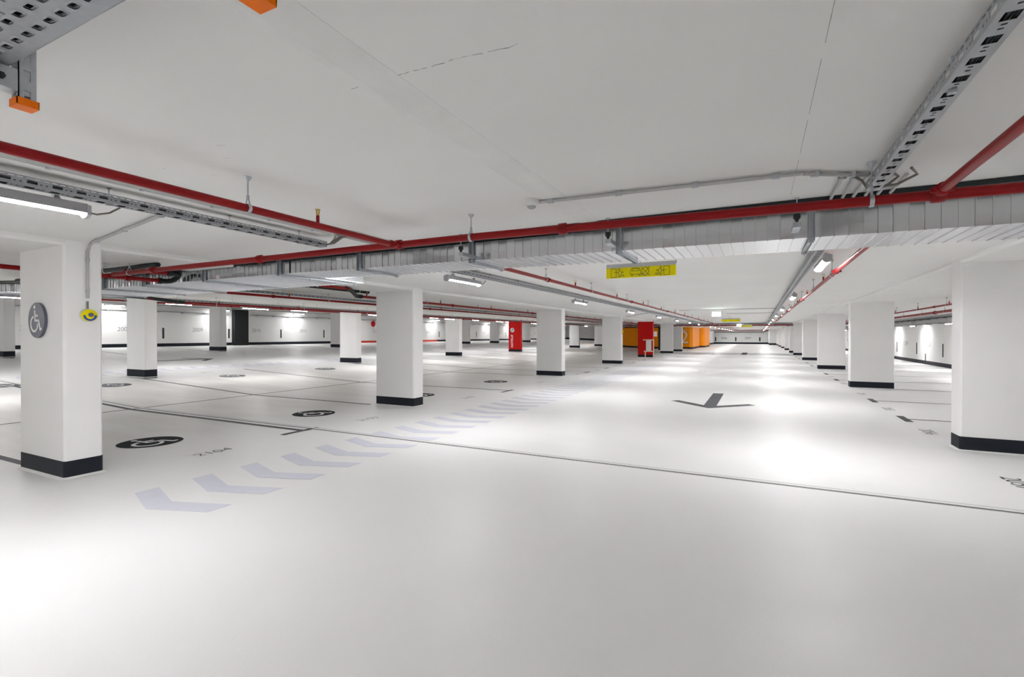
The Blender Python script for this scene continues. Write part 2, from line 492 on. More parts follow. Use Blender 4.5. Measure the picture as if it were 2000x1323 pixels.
for (x, y, l, a) in ((-2.55, 1.62, .05, .4), (-2.7, 1.75, .04, .6), (-3.05, 1.9, .035, .5), (-1.2, 5.6, .09, -.5), (-3.2, 1.7, .02, .3)):
    dx, dy = l * cos(a), l * sin(a)
    mb.add([(x, y, H - .0006), (x + dx, y + dy, H - .0006), (x + dx, y + dy + .004, H - .0006), (x, y + .003, H - .0006)], [(0, 1, 2, 3)])
mb.build('scuff_mark', 'stain', ceiling)

# ---- left wall details: bay strips, numbers, dark pilaster; right wall likewise
random.seed(11)
def wstrip(wall, x, y, z0, m='dark', face=1):
    MB().box(min(x, x + .02 * face), max(x, x + .02 * face), y - .045, y + .045, z0 + .475, z0 + 1.10).build('bumper_strip', m, wall, label='dark vertical bumper strip')
def wnumber(wall, s, x, y, z, ang, m='ink', size=.33):
    c = cos(ang)
    # text stands upright on a wall whose reading direction is along Y
    sgn = 1 if ang > 0 else -1
    P = lambda u, v, h: (x + h * (1 if x < 0 else -1), y + sgn * u, z + v)
    text_mesh(s, size, P, thin=.006, h=.004).build('bay_number', m, wall)
for k in range(16):
    y = 8.76 + 4.01 * k
    if abs(y - 20.9) < .2: y = 20.81 - .0
    m = 'redband' if 33 < y < 44 else 'dark'
    wstrip(wall_l, XL, y, F(XL), m)
    n = 2007 + k
    wnumber(wall_l, str(n), XL, y + 2.0, F(XL) + 1.0, 1, 'redband' if k == 6 else 'ink')
for k in range(-2, 14):
    y = 29.93 + 4.33 * k
    wstrip(wall_r, XR, y, 0, 'dark', -1)
    wnumber(wall_r, str(2050 - 2 * k + (1 if k % 2 else 0)), XR, y + 2.15, 1.035, -1)
MB().box(XL, XL + .32, 21.02, 22.0, F(XL) - .05, F(XL) + H).build('dark_pilaster', 'dark', wall_l, label='full height black painted wall pilaster')
mb = MB(); mb.box(XR - .012, XR, 32.62, 32.72, 0, .55); mb.build('wall_joint_cover', 'band', wall_r)
# round red fire point disc painted on the left wall
mb = MB(); mb.prism(circ(34.5, F(XL) + 1.72, .27, 28), XL, XL + .03, 'yz')
o = mb.build('fire_point_sign', 'redcol'); tag(o, 'round red fire point disc on the far left white wall', 'sign')
mb = MB(); mb.prism(circ(36.6, F(XL) + 1.72, .27, 28), XL, XL + .03, 'yz')
o = mb.build('fire_point_sign', 'redcol'); tag(o, 'second round red disc on the left wall, seen right of the big middle column', 'sign')
# front wall strips and numbers
for x in (-3.69, .13, -7.0):
    MB().box(x - .1, x + .1, YF - .03, YF, .48, 1.2).build('bumper_strip', 'dark', wall_f, label='dark vertical bumper strip')
for s, x in (('2036', -5.61), ('2037', -1.72)):
    P = lambda u, v, h, x=x: (x + u, YF - h, 1.02 + v)
    text_mesh(s, .5, P, thin=.0, h=.004).build('bay_number', 'mark', wall_f)
for x in (-29.5, -26.2, -23.0):
    MB().box(x - .03, x + .03, 84.96, 85, F(x) + .3, F(x) + H).build('panel_joint', 'mark', wall_fl)
# far right white block closing the right row
mb = MB().box(1.45, 2.5, 87, YF, 0, H); o = mb.build('wall_far_block', 'wall', kind='structure')
MB().box(1.44, 2.51, 86.985, YF, 0, .3).build('baseboard_far_block', 'band', kind='structure')
MB().box(2.5, XR, 90, YF, 0, H).build('wall_far_corner', 'wall', kind='structure')

# ------------------------------------------------------------------ columns
CX, CY = 1.02, .34
def column_proto(shaft_m='column', band_h=.187, cat='column', w=CX, d=CY):
    t = thing('concrete_column', '', cat, (0, 0, 0))
    c = .022
    def oct_(x0, x1, y0, y1, c):
        return [(x0 + c, y0), (x1 - c, y0), (x1, y0 + c), (x1, y1 - c), (x1 - c, y1), (x0 + c, y1), (x0, y1 - c), (x0, y0 + c)]
    MB().prism(oct_(-.0015, w + .0015, 0, d, c), band_h - .01, HB + .056, 'xy').build('shaft', shaft_m, t)
    MB().prism(oct_(-.003, w + .003, -.003, d + .003, c), -.05, band_h, 'xy').build('base_band', 'band', t)
    # small coating fillet round the foot
    mb = MB(); n = 8
    a = oct_(-.003, w + .003, -.003, d + .003, c); b = oct_(-.035, w + .035, -.035, d + .035, c + .02)
    mb.add([(x, y, .02) for x, y in a] + [(x, y, .001) for x, y in b], [(i, (i + 1) % n, n + (i + 1) % n, n + i) for i in range(n)])
    mb.build('floor_cove', 'white', t)
    return t
def place_cols(xl, ys, proto, labels, group):
    first = True; out = []
    ch = kids(proto)
    for y, lab in zip(ys, labels):
        if lab is None: continue
        loc = (xl, y, F(xl + .5))
        out.append(dup(proto, loc, lab, group, ch))
    return out
pw = column_proto()
pl = column_proto(band_h=.235)
pr = column_proto('redcol')
labA = ['big white column at the left edge with wheelchair plate and yellow call box on it',
        'large white column standing just left of the picture centre',
        'white column right of the large central one, left of the yellow hanging sign',
        'white column just left of the dark red column, orange wall behind its edge',
        None,
        'white column immediately right of the dark red column',
        'white column just left of the orange block with the big 2']
YA = [2.476, 8.252, 16.90, 25.55, 34.2, 42.85, 48.4]
place_cols(-7.46, YA, pw, labA, 'columns left of the drive lane')
place_cols(-7.46, [-8.9, -3.3], pw, ['white column on the left of the lane behind the viewer'] * 2, 'columns left of the drive lane')
place_cols(-7.46, [34.2], pr, ['dark red painted column beside the drive lane with a pale trestle before it'], None)
YB = [8.33, 16.98, 25.62, 34.27, 42.9, 48.6, 57.3, 65.9, 74.6, 83.2]
labB = ['large white column cut by the right edge of the picture', 'white column, next beyond the large one at the right edge'] + \
       ['white column in the right-hand row, %s from the camera' % ORD[k] for k in range(2, 10)]
place_cols(2.34, YB, pw, labB, 'columns right of the drive lane')
place_cols(2.34, [2.6, -5.0], pw, ['white column on the right of the lane beside or behind the viewer'] * 2, 'columns right of the drive lane')
YL = [2.476, 8.252, 16.90, 25.55, 48.0, 56.6]
labL = ['white column hidden behind the big left one', 'white column between the big left column and the wall number 2009',
        'white column with anthracite foot just left of the large central column',
        'white column seen right of the large central column, left of the red emergency column',
        'small white column behind, left of the orange wall', 'far white column behind the orange front']
place_cols(-17.46, YL, pl, labL, 'columns between the double bays')
YK = [8.252, 16.90, 25.55, 34.2, 42.6, 48.8, 57.4, 66.0]
labK = ['white column peeking past the left edge beside the big left column', 'white column standing left of the black wall pilaster',
        'narrow white column partly hidden behind the one left of the large central column', 'far white column hidden behind the central column',
        'far white column just right of the column beside the red wall disc', 'far white column left of the red emergency column',
        'far white column just right of the red emergency column', 'farthest white column of the leftmost row']
place_cols(-27.3, YK, pl, labK, 'columns along the left wall bays')
place_cols(-27.3, [-.5], pl, ['white column of the leftmost row, outside the view'], 'columns along the left wall bays')
# emergency column: red with a white roundel and the word NOTRUF
er = dup(pr, (-17.46, 34.2, F(-17)), 'bright red emergency column with white roundel and vertical white lettering', None, kids(pr))
er.name = 'emergency_column'
mb = MB(); mb.prism(circ(.33, 1.68, .17, 28), -.012, -.002, 'xz'); rd = mb.build('roundel', 'white', er)
mb = MB(); P = lambda u, v, h: (.33 + u * cos(.9) - v * sin(.9), -.013 - h, 1.68 + u * sin(.9) + v * cos(.9))
stroke(mb, [(-.09, 0), (.09, 0)], .045, P, .003); stroke(mb, [(-.09, -.03), (-.09, .05)], .05, P, .003); stroke(mb, [(.09, -.03), (.09, .05)], .05, P, .003)
mb.build('handset_symbol', 'greydisc', rd)
text_mesh('NOTRUF', .25, lambda u, v, h: (.32 - v, -.005 - h, .83 + u), thin=-.004, h=.004).build('lettering', 'white', er)
for p in (pw, pl, pr):
    for c in kids(p): bpy.data.objects.remove(c)
    bpy.data.objects.remove(p)

# ------------------------------------------------------------------ wheelchair plate and call box on the first column
t = thing('accessible_parking_sign', 'round slate grey wheelchair plate on the big left column', 'sign', (-6.975, 2.47, 1.665))
mb = MB(); mb.prism(circ(0, 0, .19, 56), -.022, 0.005, 'xz'); mb.build('plate', 'plate', t)
mb = MB(); wheelchair(mb, lambda u, v, h: (u, -.0225 - h, v), .20, .003, 1.45); mb.build('pictogram', 'white', t)

t = thing('call_box', 'yellow round emergency call button with blue arc on the left column', 'call box', (-6.44, 2.675, 1.715))
mb = MB(); mb.prism(circ(0, 0, .070, 36), 0, .030, 'yz'); mb.build('back_box', 'plastic', t)
mb = MB(); mb.prism([(a * 1.0, b * .88) for a, b in circ(0.004, 0, .072, 36)], .030, .052, 'yz'); mb.build('cover', 'yellow', t)
mb = MB(); mb.prism(circ(.012, .006, .022, 24), .052, .066, 'yz'); mb.build('push_button', 'plate', t)
mb = MB(); P = lambda u, v, h: (.0525 + h, u, v)
stroke(mb, circ(.006, .0, .050, 18, radians(185), radians(355)), .018, P, .004); mb.build('blue_arc', 'blue', t)
mb = MB().tube([(.015, 0, .065), (.015, 0, .15)], .010); mb.build('cable_gland', 'cable', t)

def conduit(name, label, runs, r=.0125, clips=(), parts=1, group=None, cat='conduit', m='conduit'):
    t = thing(name, label, cat, runs[0][0], group)
    k = Vector(runs[0][0])
    for pts in runs:
        MB().tube([Vector(p) - k for p in pts], r, 10).build('tube', m, t)
    for c in clips:
        c = Vector(c) - k
        mb = MB(); mb.box(c.x - .022, c.x + .022, c.y - .012, c.y + .012, c.z - r - .004, c.z + r + .006)
        mb.box(c.x - .006, c.x + .006, c.y - .006, c.y + .006, c.z + r, c.z + r + .012)
        mb.build('clip', 'steel', t)
    return t
conduit('wall_conduit', 'grey conduit running down the big left column to the call box',
        [[(-6.422, 2.675, 2.40), (-6.422, 2.675, 1.90)], [(-6.415, 2.675, 2.40), (-6.37, 2.672, 2.462), (-6.30, 2.662, 2.478)]],
        .014, [(-6.422, 2.675, 2.31), (-6.422, 2.675, 1.97)])
conduit('ceiling_conduit', 'diagonal grey ceiling conduit above the big left column',
        [[(-6.28, 2.66, 2.479), (-4.15, 2.27, 2.479)]], .014, [(-6.1, 2.627, 2.479), (-5.25, 2.472, 2.479), (-4.35, 2.307, 2.479)])
conduit('wall_conduit', 'thin conduit on the edge of the white column left of the red one',
        [[(-6.425, 25.7, 2.46), (-6.425, 25.7, 1.55)]], .014)
conduit('ceiling_conduit', 'thin diagonal ceiling conduit reaching the column left of the red one', [[(-6.2, 25.6, 2.48), (-4.0, 21.2, 2.48)]], .014)
conduit('ceiling_conduit', 'thin diagonal ceiling conduit reaching the top of the dark red column', [[(-6.2, 34.0, 2.48), (-3.95, 27.0, 2.48)]], .014)
t = thing('call_box', 'small yellow emergency call button on the column before the orange wall', 'call box', (-6.44, 25.72, 1.70))
mb = MB(); mb.prism(circ(0, 0, .07, 20), 0, .05, 'yz'); mb.build('cover', 'yellow', t)

# ------------------------------------------------------------------ pipes
def coupling_mb(p, d, r):
    mb = MB(); p = Vector(p); d = Vector(d)
    mb.tube([p - d * .032, p - d * .028, p + d * .028, p + d * .032], [r * 1.12, r * 1.42, r * 1.42, r * 1.12], 14)
    a = Vector((d.y, -d.x, 0))
    for s in (-1, 1):
        q = p + a * s * r * 1.6
        mb.tube([q - d * .035, q + d * .035], .007, 6)
        mb.box(q.x - .012, q.x + .012, q.y - .012, q.y + .012, q.z - .014, q.z + .014)
    return mb
def hanger_mb(p, d, r, ztop):
    mb = MB(); p = Vector(p)
    a = Vector((d[1], -d[0], 0)); n = 20
    ring = []
    mb.tube([(p.x, p.y, p.z + r + .045), (p.x, p.y, ztop - .004)], .005, 8)
    mb.tube([(p.x, p.y, ztop - .028), (p.x, p.y, ztop - .004), (p.x, p.y, ztop)], [.008, .024, .024], 12)
    mb.tube([(p.x, p.y, p.z + r + .028), (p.x, p.y, p.z + r + .055)], .010, 8)
    d = Vector(d)
    R0, R1 = r + .002, r + .006
    pts = [a * cos(t) + Vector((0, 0, 1)) * sin(t) for t in [pi * 2 * k / n for k in range(n)]]
    v = []
    for off in (-.011, .011):
        for R in (R0, R1):
            v += [p + q * R + d * off for q in pts]
    f = []
    for k in range(n):
        k2 = (k + 1) % n
        f += [(n + k, n + k2, 3 * n + k2, 3 * n + k), (k, 2 * n + k, 2 * n + k2, k2), (k, k2, n + k2, n + k), (2 * n + k, 3 * n + k, 3 * n + k2, 2 * n + k2)]
    mb.add(v, f)
    for s in (-1, 1):
        b0 = p + a * s * r * .8 + Vector((0, 0, r * .7)); b1 = p + a * s * .006 + Vector((0, 0, r + .04))
        mb.tube([b0, b1], .005, 6)
    return mb
def pipe(label, pts, r, couplings=(), hangers=(), heads=(), group='red sprinkler pipes', m='red', name='sprinkler_pipe', cat='pipe', extra=None, seg=16):
    """pts: 3D points; couplings/hangers/heads: parameters along the y (or x) axis"""
    k = Vector(pts[0]); t = thing(name, label, cat, k, group)
    MB().tube([Vector(p) - k for p in pts], r, seg).build('pipe_run', m, t)
    P = [Vector(p) for p in pts]
    axis = 1 if abs(P[-1].y - P[0].y) > abs(P[-1].x - P[0].x) else 0
    def at(s):
        for a, b in zip(P[:-1], P[1:]):
            lo, hi = sorted((a[axis], b[axis]))
            if lo - 1e-6 <= s <= hi + 1e-6 and hi > lo:
                f = (s - a[axis]) / (b[axis] - a[axis]); return a.lerp(b, f)
        return P[-1].copy()
    d = Vector((0, 1, 0)) if axis else Vector((1, 0, 0))
    for s in couplings:
        coupling_mb(at(s) - k, d, r).build('coupling', m, t)
    for s in hangers:
        p = at(s); hanger_mb(p - k, d, r, H + F(p.x) - k.z).build('hanger', 'steel', t)
    for s in heads:
        p = at(s) - k
        st = MB().tube([p + Vector((0, 0, r * .5)), p + Vector((0, 0, r + .05))], .012, 10).build('head_riser', m, t)
        mb = MB(); q = p + Vector((0, 0, r + .05))
        mb.tube([q, q + Vector((0, 0, .012))], .011, 8)
        for s2 in (-1, 1): mb.box(q.x + s2 * .012 - .003, q.x + s2 * .012 + .003, q.y - .004, q.y + .004, q.z + .01, q.z + .04)
        mb.tube([q + Vector((0, 0, .04)), q + Vector((0, 0, .045))], .019, 12)
        mb.build('sprinkler_head', 'brass', t)
    return t
def rng(a, b, s):
    L = []
    while a < b: L.append(a); a += s
    return L
pipe('red sprinkler pipe entering at the upper left edge and joining the crossing pipe',
     [(-2.88, YN, 2.312), (-2.88, 3.45, 2.30)], .0245, [3.40], [-6, -1.5, 2.03], [-3.0, -.6, 2.58])
pipe('long red pipe crossing the picture in front of the metal duct',
     [(-7.70, 3.486, 2.315), (-2.1, 3.486, 2.312), (3.0, 3.486, 2.250), (XR, 3.486, 2.22)], .030,
     [-6.75, -4.75, -2.88, -1.32, .88, 5.4], [-7.3, -2.127, .58, 4.5])
pipe('red branch pipe at the upper right, coming from the right edge', [(.88, YN, 2.30), (.88, 3.45, 2.288)], .0245, [3.41, -2], [-4, .2])
pipe('red sprinkler pipe along the left of the drive lane, beyond the duct',
     [(-2.83, 5.10, 2.335), (-2.83, 43.3, 2.335)], .0245, rng(6.84, 43, 5.4), [6.77, 8.98, 11.78, 14.3] + rng(16.9, 43, 2.6), rng(8.08, 43, 2.78))
pipe('red sprinkler pipe along the right of the drive lane, beyond the duct',
     [(.86, 5.10, 2.30), (.86, 43.3, 2.30)], .0245, rng(7.29, 43, 5.6), [7.72, 10.2] + rng(12.8, 43, 2.6), rng(8.7, 43, 2.78))
pipe('far continuation of the left lane pipe beyond the second duct', [(-2.83, 46.5, 2.33), (-2.83, 87.9, 2.33)], .0245, rng(48, 87, 6), rng(47, 87, 5))
pipe('far continuation of the right lane pipe beyond the second duct', [(.86, 46.5, 2.30), (.86, 87.9, 2.30)], .0245, rng(48, 87, 6), rng(47, 87, 5))
pipe('dark red pipe crossing the far end of the lane under the second duct',
     [(-12.0, 43.75, F(-12) + 2.33), (-8, 43.75, 2.33), (3.2, 43.75, 2.33)], .045, rng(-6, 3, 3), rng(-5, 3, 3))
pipe('second crossing pipe just before the far end wall', [(-7.3, 88.0, 2.33), (2.0, 88.0, 2.33)], .05, rng(-6, 2, 2.5), rng(-5, 2, 3))
# bay zone pipes left of the first column row
t = pipe('red pipe with black offset joint just left of the large central column',
     [(-7.05, 5.75, 2.40), (-7.05, 7.05, 2.40), (-7.25, 7.35, 2.38), (-7.62, 7.85, 2.335), (-7.62, 43, 2.335)], .028,
     rng(11.5, 43, 5.4), [6.3] + rng(10.3, 43, 2.6), rng(8.15, 43, 2.78))
k = Vector((-7.05, 5.75, 2.40))
MB().tube([Vector(p) - k for p in ((-7.05, 6.98, 2.40), (-7.12, 7.14, 2.396), (-7.25, 7.35, 2.378), (-7.50, 7.68, 2.352), (-7.62, 7.85, 2.335), (-7.62, 8.0, 2.335))], .042, 14).build('offset_joint', 'rubber', t)
pipe('thick black insulated pipe beside the large central column', [(-7.66, 5.75, 2.452), (-7.66, 8.24, 2.452)], .040, [], [6.6, 7.95], [], None, 'rubber', 'insulated_pipe')
pipe('dark red pipe running away below the perforated tray of the left bays', [(-9.25, 5.75, 2.335), (-9.25, 43, 2.335)], .025,
     rng(7.1, 43, 5.6), rng(8.6, 43, 3.2), rng(7.5, 43, 2.9))
t = pipe('red pipe with black offset joint above the second column from the left',
     [(-14.0, 5.75, F(-14.2) + 2.37), (-14.0, 6.7, F(-14.2) + 2.37), (-14.2, 7.9, F(-14.2) + 2.300), (-14.2, 43, F(-14.2) + 2.300)], .028,
     rng(11.2, 43, 5.4), rng(9, 43, 3.1), rng(9.1, 43, 2.8))
k = Vector((-14.0, 5.75, F(-14.2) + 2.37))
MB().tube([Vector(p) - k for p in ((-14.0, 6.6, F(-14.2) + 2.37), (-14.1, 7.2, F(-14.2) + 2.35), (-14.2, 7.9, F(-14.2) + 2.300), (-14.2, 8.1, F(-14.2) + 2.300))], .045, 14).build('offset_joint', 'rubber', t)
pipe('thin red pipe along the second lane on the left', [(-18.3, 1.0, F(-18.3) + 2.33), (-18.3, 43, F(-18.3) + 2.33)], .024,
     rng(12.2, 43, 5.6), rng(8.6, 43, 3.0), rng(11, 43, 2.9))
# looped pipe left of the first column
pipe('dark red pipe left of the big left column ending in a black bend', [(-7.78, YN, 2.295), (-7.78, 4.19, 2.295)], .028,
     [3.70], [-3, 1.2], [-1.2, 2.1])
t = thing('pipe_bend', 'black rubber u-shaped pipe bend between beam and metal duct', 'pipe fitting', (-7.78, 4.19, 2.295))
MB().tube([(0, -.08, 0), (0, 0, 0), (.02, .055, .010), (.06, .085, .035), (.11, .10, .07), (.16, .085, .095), (.20, .03, .105), (.20, -.04, .105)], .036, 14).build('bend', 'rubber', t)
MB().tube([(0, -.11, 0), (0, -.07, 0)], .046, 14).build('collar', 'rubber', t)
MB().tube([(.20, -.09, .105), (.20, -.04, .105)], .046, 14).build('collar', 'rubber', t)
pipe('short red pipe from the black bend along the beam', [(-7.58, 4.13, 2.40), (-7.58, 3.55, 2.36)], .026, [], [], [], None)
pipe('black insulated pipe above the crossing red pipe left of the beam', [(-6.9, 3.62, 2.41), (-11.0, 3.62, 2.41)], .03, [], [-8.2, -9.8], [], None, 'rubber', 'insulated_pipe')
# right bay pipes
pipe('thin red pipe in the right-hand bays, upper of the two', [(4.38, 6, 2.30), (4.38, 43, 2.30)], .024, rng(17.6, 43, 5.6), rng(16.6, 43, 2.6), rng(16.4, 43, 2.8))
pipe('thicker red pipe in the right-hand bays, lower of the two', [(5.5, 6, 2.30), (5.5, 43, 2.30)], .045, rng(22, 43, 6), rng(21.0, 43, 2.6))

# ------------------------------------------------------------------ cable trays with real perforations
def sheet(mb, u0, u1, v0, v1, holes, P):
    """rectangle minus rectangular holes -> quads through P(u,v)"""
    us = sorted({round(x, 5) for x in [u0, u1] + [h[0] for h in holes] + [h[1] for h in holes]})
    vs = sorted({round(x, 5) for x in [v0, v1] + [h[2] for h in holes] + [h[3] for h in holes]})
    for j in range(len(vs) - 1):
        vm = (vs[j] + vs[j + 1]) / 2; run = None
        for i in range(len(us) - 1):
            um = (us[i] + us[i + 1]) / 2
            hole = any(h[0] < um < h[1] and h[2] < vm < h[3] for h in holes)
            if not hole and run is None: run = us[i]
            if hole and run is not None:
                mb.add([P(run, vs[j]), P(us[i], vs[j]), P(us[i], vs[j + 1]), P(run, vs[j + 1])], [(0, 1, 2, 3)]); run = None
        if run is not None:
            mb.add([P(run, vs[j]), P(us[-1], vs[j]), P(us[-1], vs[j + 1]), P(run, vs[j + 1])], [(0, 1, 2, 3)])
def tray_along_y(label, x0, x1, y0, y1, z0, hgt=.055, group='perforated cable trays', hangers=(), fine=True, name='cable_tray', period=.12, cap=True):
    t = thing(name, label, 'cable tray', (x0, y0, z0), group)
    W, L = x1 - x0, y1 - y0
    n = int(L / period)
    side = lambda k: [(k * period + .006, k * period + .056, .015, .034), (k * period + .068, k * period + .078, .016, .022), (k * period + .094, k * period + .104, .016, .022)] + \
        [(k * period + q, k * period + q + .026, .042, .047) for q in (.004, .044, .084)]
    bot = lambda k: [(k * period + .008, k * period + .056, W * .22, W * .78), (k * period + .068, k * period + .078, W * .4, W * .6), (k * period + .092, k * period + .102, W * .4, W * .6)]
    for nm, P, hf, v1 in (('side_rail', lambda u, v: (0, u, v), side, hgt), ('side_rail', lambda u, v: (W, u, v), side, hgt), ('base_plate', lambda u, v: (v, u, 0), bot, W)):
        mb = MB()
        for k in range(n):
            hs = hf(k) if (fine or k % 1 == 0) else []
            if not fine: hs = hs[:1]
            sheet(mb, k * period, (k + 1) * period, 0, v1, hs, P)
        if nm == 'side_rail':     # returned lip on the upper edge
            s = 1 if P(0, 0)[0] == 0 else -1
            xx = P(0, 0)[0]
            mb.add([(xx, 0, hgt), (xx, n * period, hgt), (xx + s * .012, n * period, hgt), (xx + s * .012, 0, hgt)], [(0, 1, 2, 3)])
        mb.sheet = True
        o = mb.build(nm, 'tray', t)
        if fine:
            md = o.modifiers.new('gauge', 'SOLIDIFY'); md.thickness = .0015; md.offset = 0
    mb = MB()
    for kk, dx in enumerate((.14, .30, .46, .62, .78, .9)):
        zz = .012 + .009 * (kk % 2)
        mb.tube([(W * dx, .02, zz), (W * dx, L - .02, zz)], .0075, 6)
    mb.build('cables', 'rubber', t)
    for y in hangers:
        mb = MB(); xc = W / 2; zt = H + F(x0) - z0
        mb.tube([(xc, y - y0, -.012), (xc, y - y0, zt)], .004, 8)
        mb.tube([(xc, y - y0, zt - .012), (xc, y - y0, zt)], [.006, .016], 10)
        mb.box(xc - .012, xc + .012, y - y0 - .012, y - y0 + .012, -.012, -.002)
        mb.build('hanger', 'steel', t)
    return t
tray_along_y('perforated cable tray over the bright lamp at the left edge, ending before the duct', -3.98, -3.89, -3.0, 3.62, 2.392, hangers=(-1, .9, 1.76, 2.61, 3.3))
tray_along_y('perforated cable tray rising to the top right corner', .583, .655, -2.07, 3.68, 2.384, hangers=(0, 1.2, 2.3), period=.125)
tray_along_y('perforated cable tray along the left of the drive lane beyond the duct', -3.98, -3.89, 5.2, 43.0, 2.415, hangers=rng(6.0, 43, 1.05), fine=True)
tray_along_y('perforated cable tray along the right of the drive lane beyond the duct', .53, .62, 5.2, 43.0, 2.40, hangers=rng(6.0, 43, 2.1), fine=True)
tray_along_y('perforated cable tray in the left bays beside the dark red pipe', -9.52, -9.42, 5.75, 43.0, 2.40, hangers=rng(6.4, 43, 1.1), fine=False)
tray_along_y('cable tray over the sloping bays beside the red pipe', -14.40, -14.30, 5.75, 43.0, F(-14.35) + 2.332, hangers=rng(6.4, 43, 1.6), fine=False)
tray_along_y('cable tray over the near side of the far left lane', -18.8, -18.7, -5, 80.0, F(-18.75) + 2.418, hangers=rng(6.4, 43, 2), fine=False)
tray_along_y('far perforated cable tray, left side of the lane beyond the second duct', -4.1, -4.0, 46.0, 95.0, 2.420, fine=False, hangers=rng(47, 95, 4))
tray_along_y('far perforated cable tray, right side of the lane beyond the second duct', .61, .71, 46.0, 95.0, 2.424, fine=False, hangers=rng(47, 95, 4))
def wall_tray(label, x, y0, y1, z, face, w=.14, gap=1.3, m='tray'):
    t = thing('wall_cable_tray', label, 'cable tray', (x, y0, z), 'trays carried on wall brackets')
    xa, xb = sorted((0, face * w))
    MB().box(xa, xb, 0, y1 - y0, 0, .006).build('base_plate', m, t)
    mb = MB(); n = int((y1 - y0) / .16)
    for k in range(n): sheet(mb, k * .16, (k + 1) * .16, 0, .05, [(k * .16 + .03, k * .16 + .12, .014, .036)], lambda u, v: (face * w, u, v))
    mb.sheet = True
    mb.build('side_rail', m, t)
    for y in rng(.5, y1 - y0, gap):
        mb = MB(); mb.box(min(0, face * (w + .08)), max(0, face * (w + .08)), y - .03, y + .03, -.035, -.0)
        mb.build('bracket', 'steel', t)
    return t
wall_tray('grey cable tray on brackets along the right wall, lower one', XR, 14, 84, 2.08, -1, .20, 1.9)
wall_tray('dark cable run along the right wall above the tray', XR, 14, 84, 2.335, -1, .12, 1.25, 'rubber')
wall_tray('slotted tray on the left wall, left of the black pilaster', XL, 3, 20.8, F(XL) + 2.05, 1, .16)
wall_tray('slotted tray on the left wall, right of the black pilaster', XL, 22.3, 44, F(XL) + 2.05, 1, .16)
wall_tray('slotted tray high on the far left wall', XL, 45, 84, F(XL) + 2.05, 1, .16)
conduit('ceiling_conduit', 'long thin conduit high along the left wall', [[(-30.9, 4, F(-30.9) + 2.42), (-30.9, 60, F(-30.9) + 2.42)]], .03)
conduit('ceiling_conduit', 'second long conduit over the left wall bays', [[(-29.5, 4, F(-29.5) + 2.40), (-29.5, 44, F(-29.5) + 2.40)]], .03)
t = thing('pipe_run_far_wall', 'thin dark pipe across the far end wall', 'pipe', (-7.2, YF - .15, 2.1))
MB().tube([(0, 0, 0), (7.9, 0, 0), (8.4, 0, .15), (8.6, 0, .35)], .05, 8).build('pipe_run', 'mark', t)
t.name = 'wall_pipe'

# big perforated tray in the top left corner, carried on slotted posts with orange caps
TX0, TX1, TY0, TY1, TZ = -2.62, .30, .10, .638, 2.300
t = thing('wide_cable_tray', 'wide perforated steel cable tray at the top left corner', 'cable tray', (TX0, TY0, TZ))
L, W = TX1 - TX0, TY1 - TY0
mb = MB(); per = .062
n = int(L / per)
for k in range(n):
    u = k * per
    hs = [(u + .010, u + .036, W - .052, W - .040), (u + .034, u + .060, W - .098, W - .086)]
    for r_ in range(4):
        o_ = 0 if (k + r_) % 2 else .0
        v0 = W - .160 - r_ * .085
        hs.append((u + .012, u + .0165, v0 - .035 + (.02 if k % 2 else 0), v0 + .035 + (.02 if k % 2 else 0)))
        if (k + r_) % 2 == 0: hs.append((u + .036, u + .050, v0 - .045, v0 - .035))
    sheet(mb, u, u + per, 0, W, hs, lambda a, b: (a, b, 0))
mb.sheet = True
o = mb.build('base_plate', 'tray', t); md = o.modifiers.new('gauge', 'SOLIDIFY'); md.thickness = .0015
for q in range(17):
    MB().tube([(0.01, .03 + q * .029, .018 + .006 * (q % 3)), (L - .01, .035 + q * .029, .018 + .006 * (q % 2))], .013, 8).build('cable', 'rubber' if q % 4 else 'cable', t)
mb = MB()                        # pressed rims round the larger slots
for k in range(n):
    u = k * per
    for (a0, a1, b0, b1) in ((u + .010, u + .036, W - .052, W - .040), (u + .034, u + .060, W - .098, W - .086)):
        c = [((a0 + a1) / 2 + (a1 - a0) * .82 * math.copysign(abs(cos(q)) ** .5, cos(q)), (b0 + b1) / 2 + (b1 - b0) * 1.15 * math.copysign(abs(sin(q)) ** .5, sin(q))) for q in [2 * pi * i / 16 for i in range(16)]]
        ci = [(a0 + .001, b0), (a1 - .001, b0), (a1, b0 + .001), (a1, b1 - .001), (a1 - .001, b1), (a0 + .001, b1), (a0, b1 - .001), (a0, b0 + .001)]
        q2 = [((a0 + a1) / 2 + (a1 - a0) * .58 * math.copysign(abs(cos(q)) ** .5, cos(q)), (b0 + b1) / 2 + (b1 - b0) * .78 * math.copysign(abs(sin(q)) ** .5, sin(q))) for q in [2 * pi * i / 16 for i in range(16)]]
        v = [(x, y, -.0012) for x, y in c] + [(x, y, -.0045) for x, y in q2]
        mb.add(v, [(i, (i + 1) % 16, 16 + (i + 1) % 16, 16 + i) for i in range(16)], False)
mb.sheet = True
mb.build('pressed_rims', 'tray', t)
MB().box(0, L, W, W + .0015, -.002, .06).build('side_rail', 'tray', t)
MB().box(0, L, -.0015, 0, -.002, .06).build('side_rail', 'tray', t)
MB().box(L - .55, L - .4, -.004, W + .004, -.006, -.002).build('joint_plate', 'tray', t)
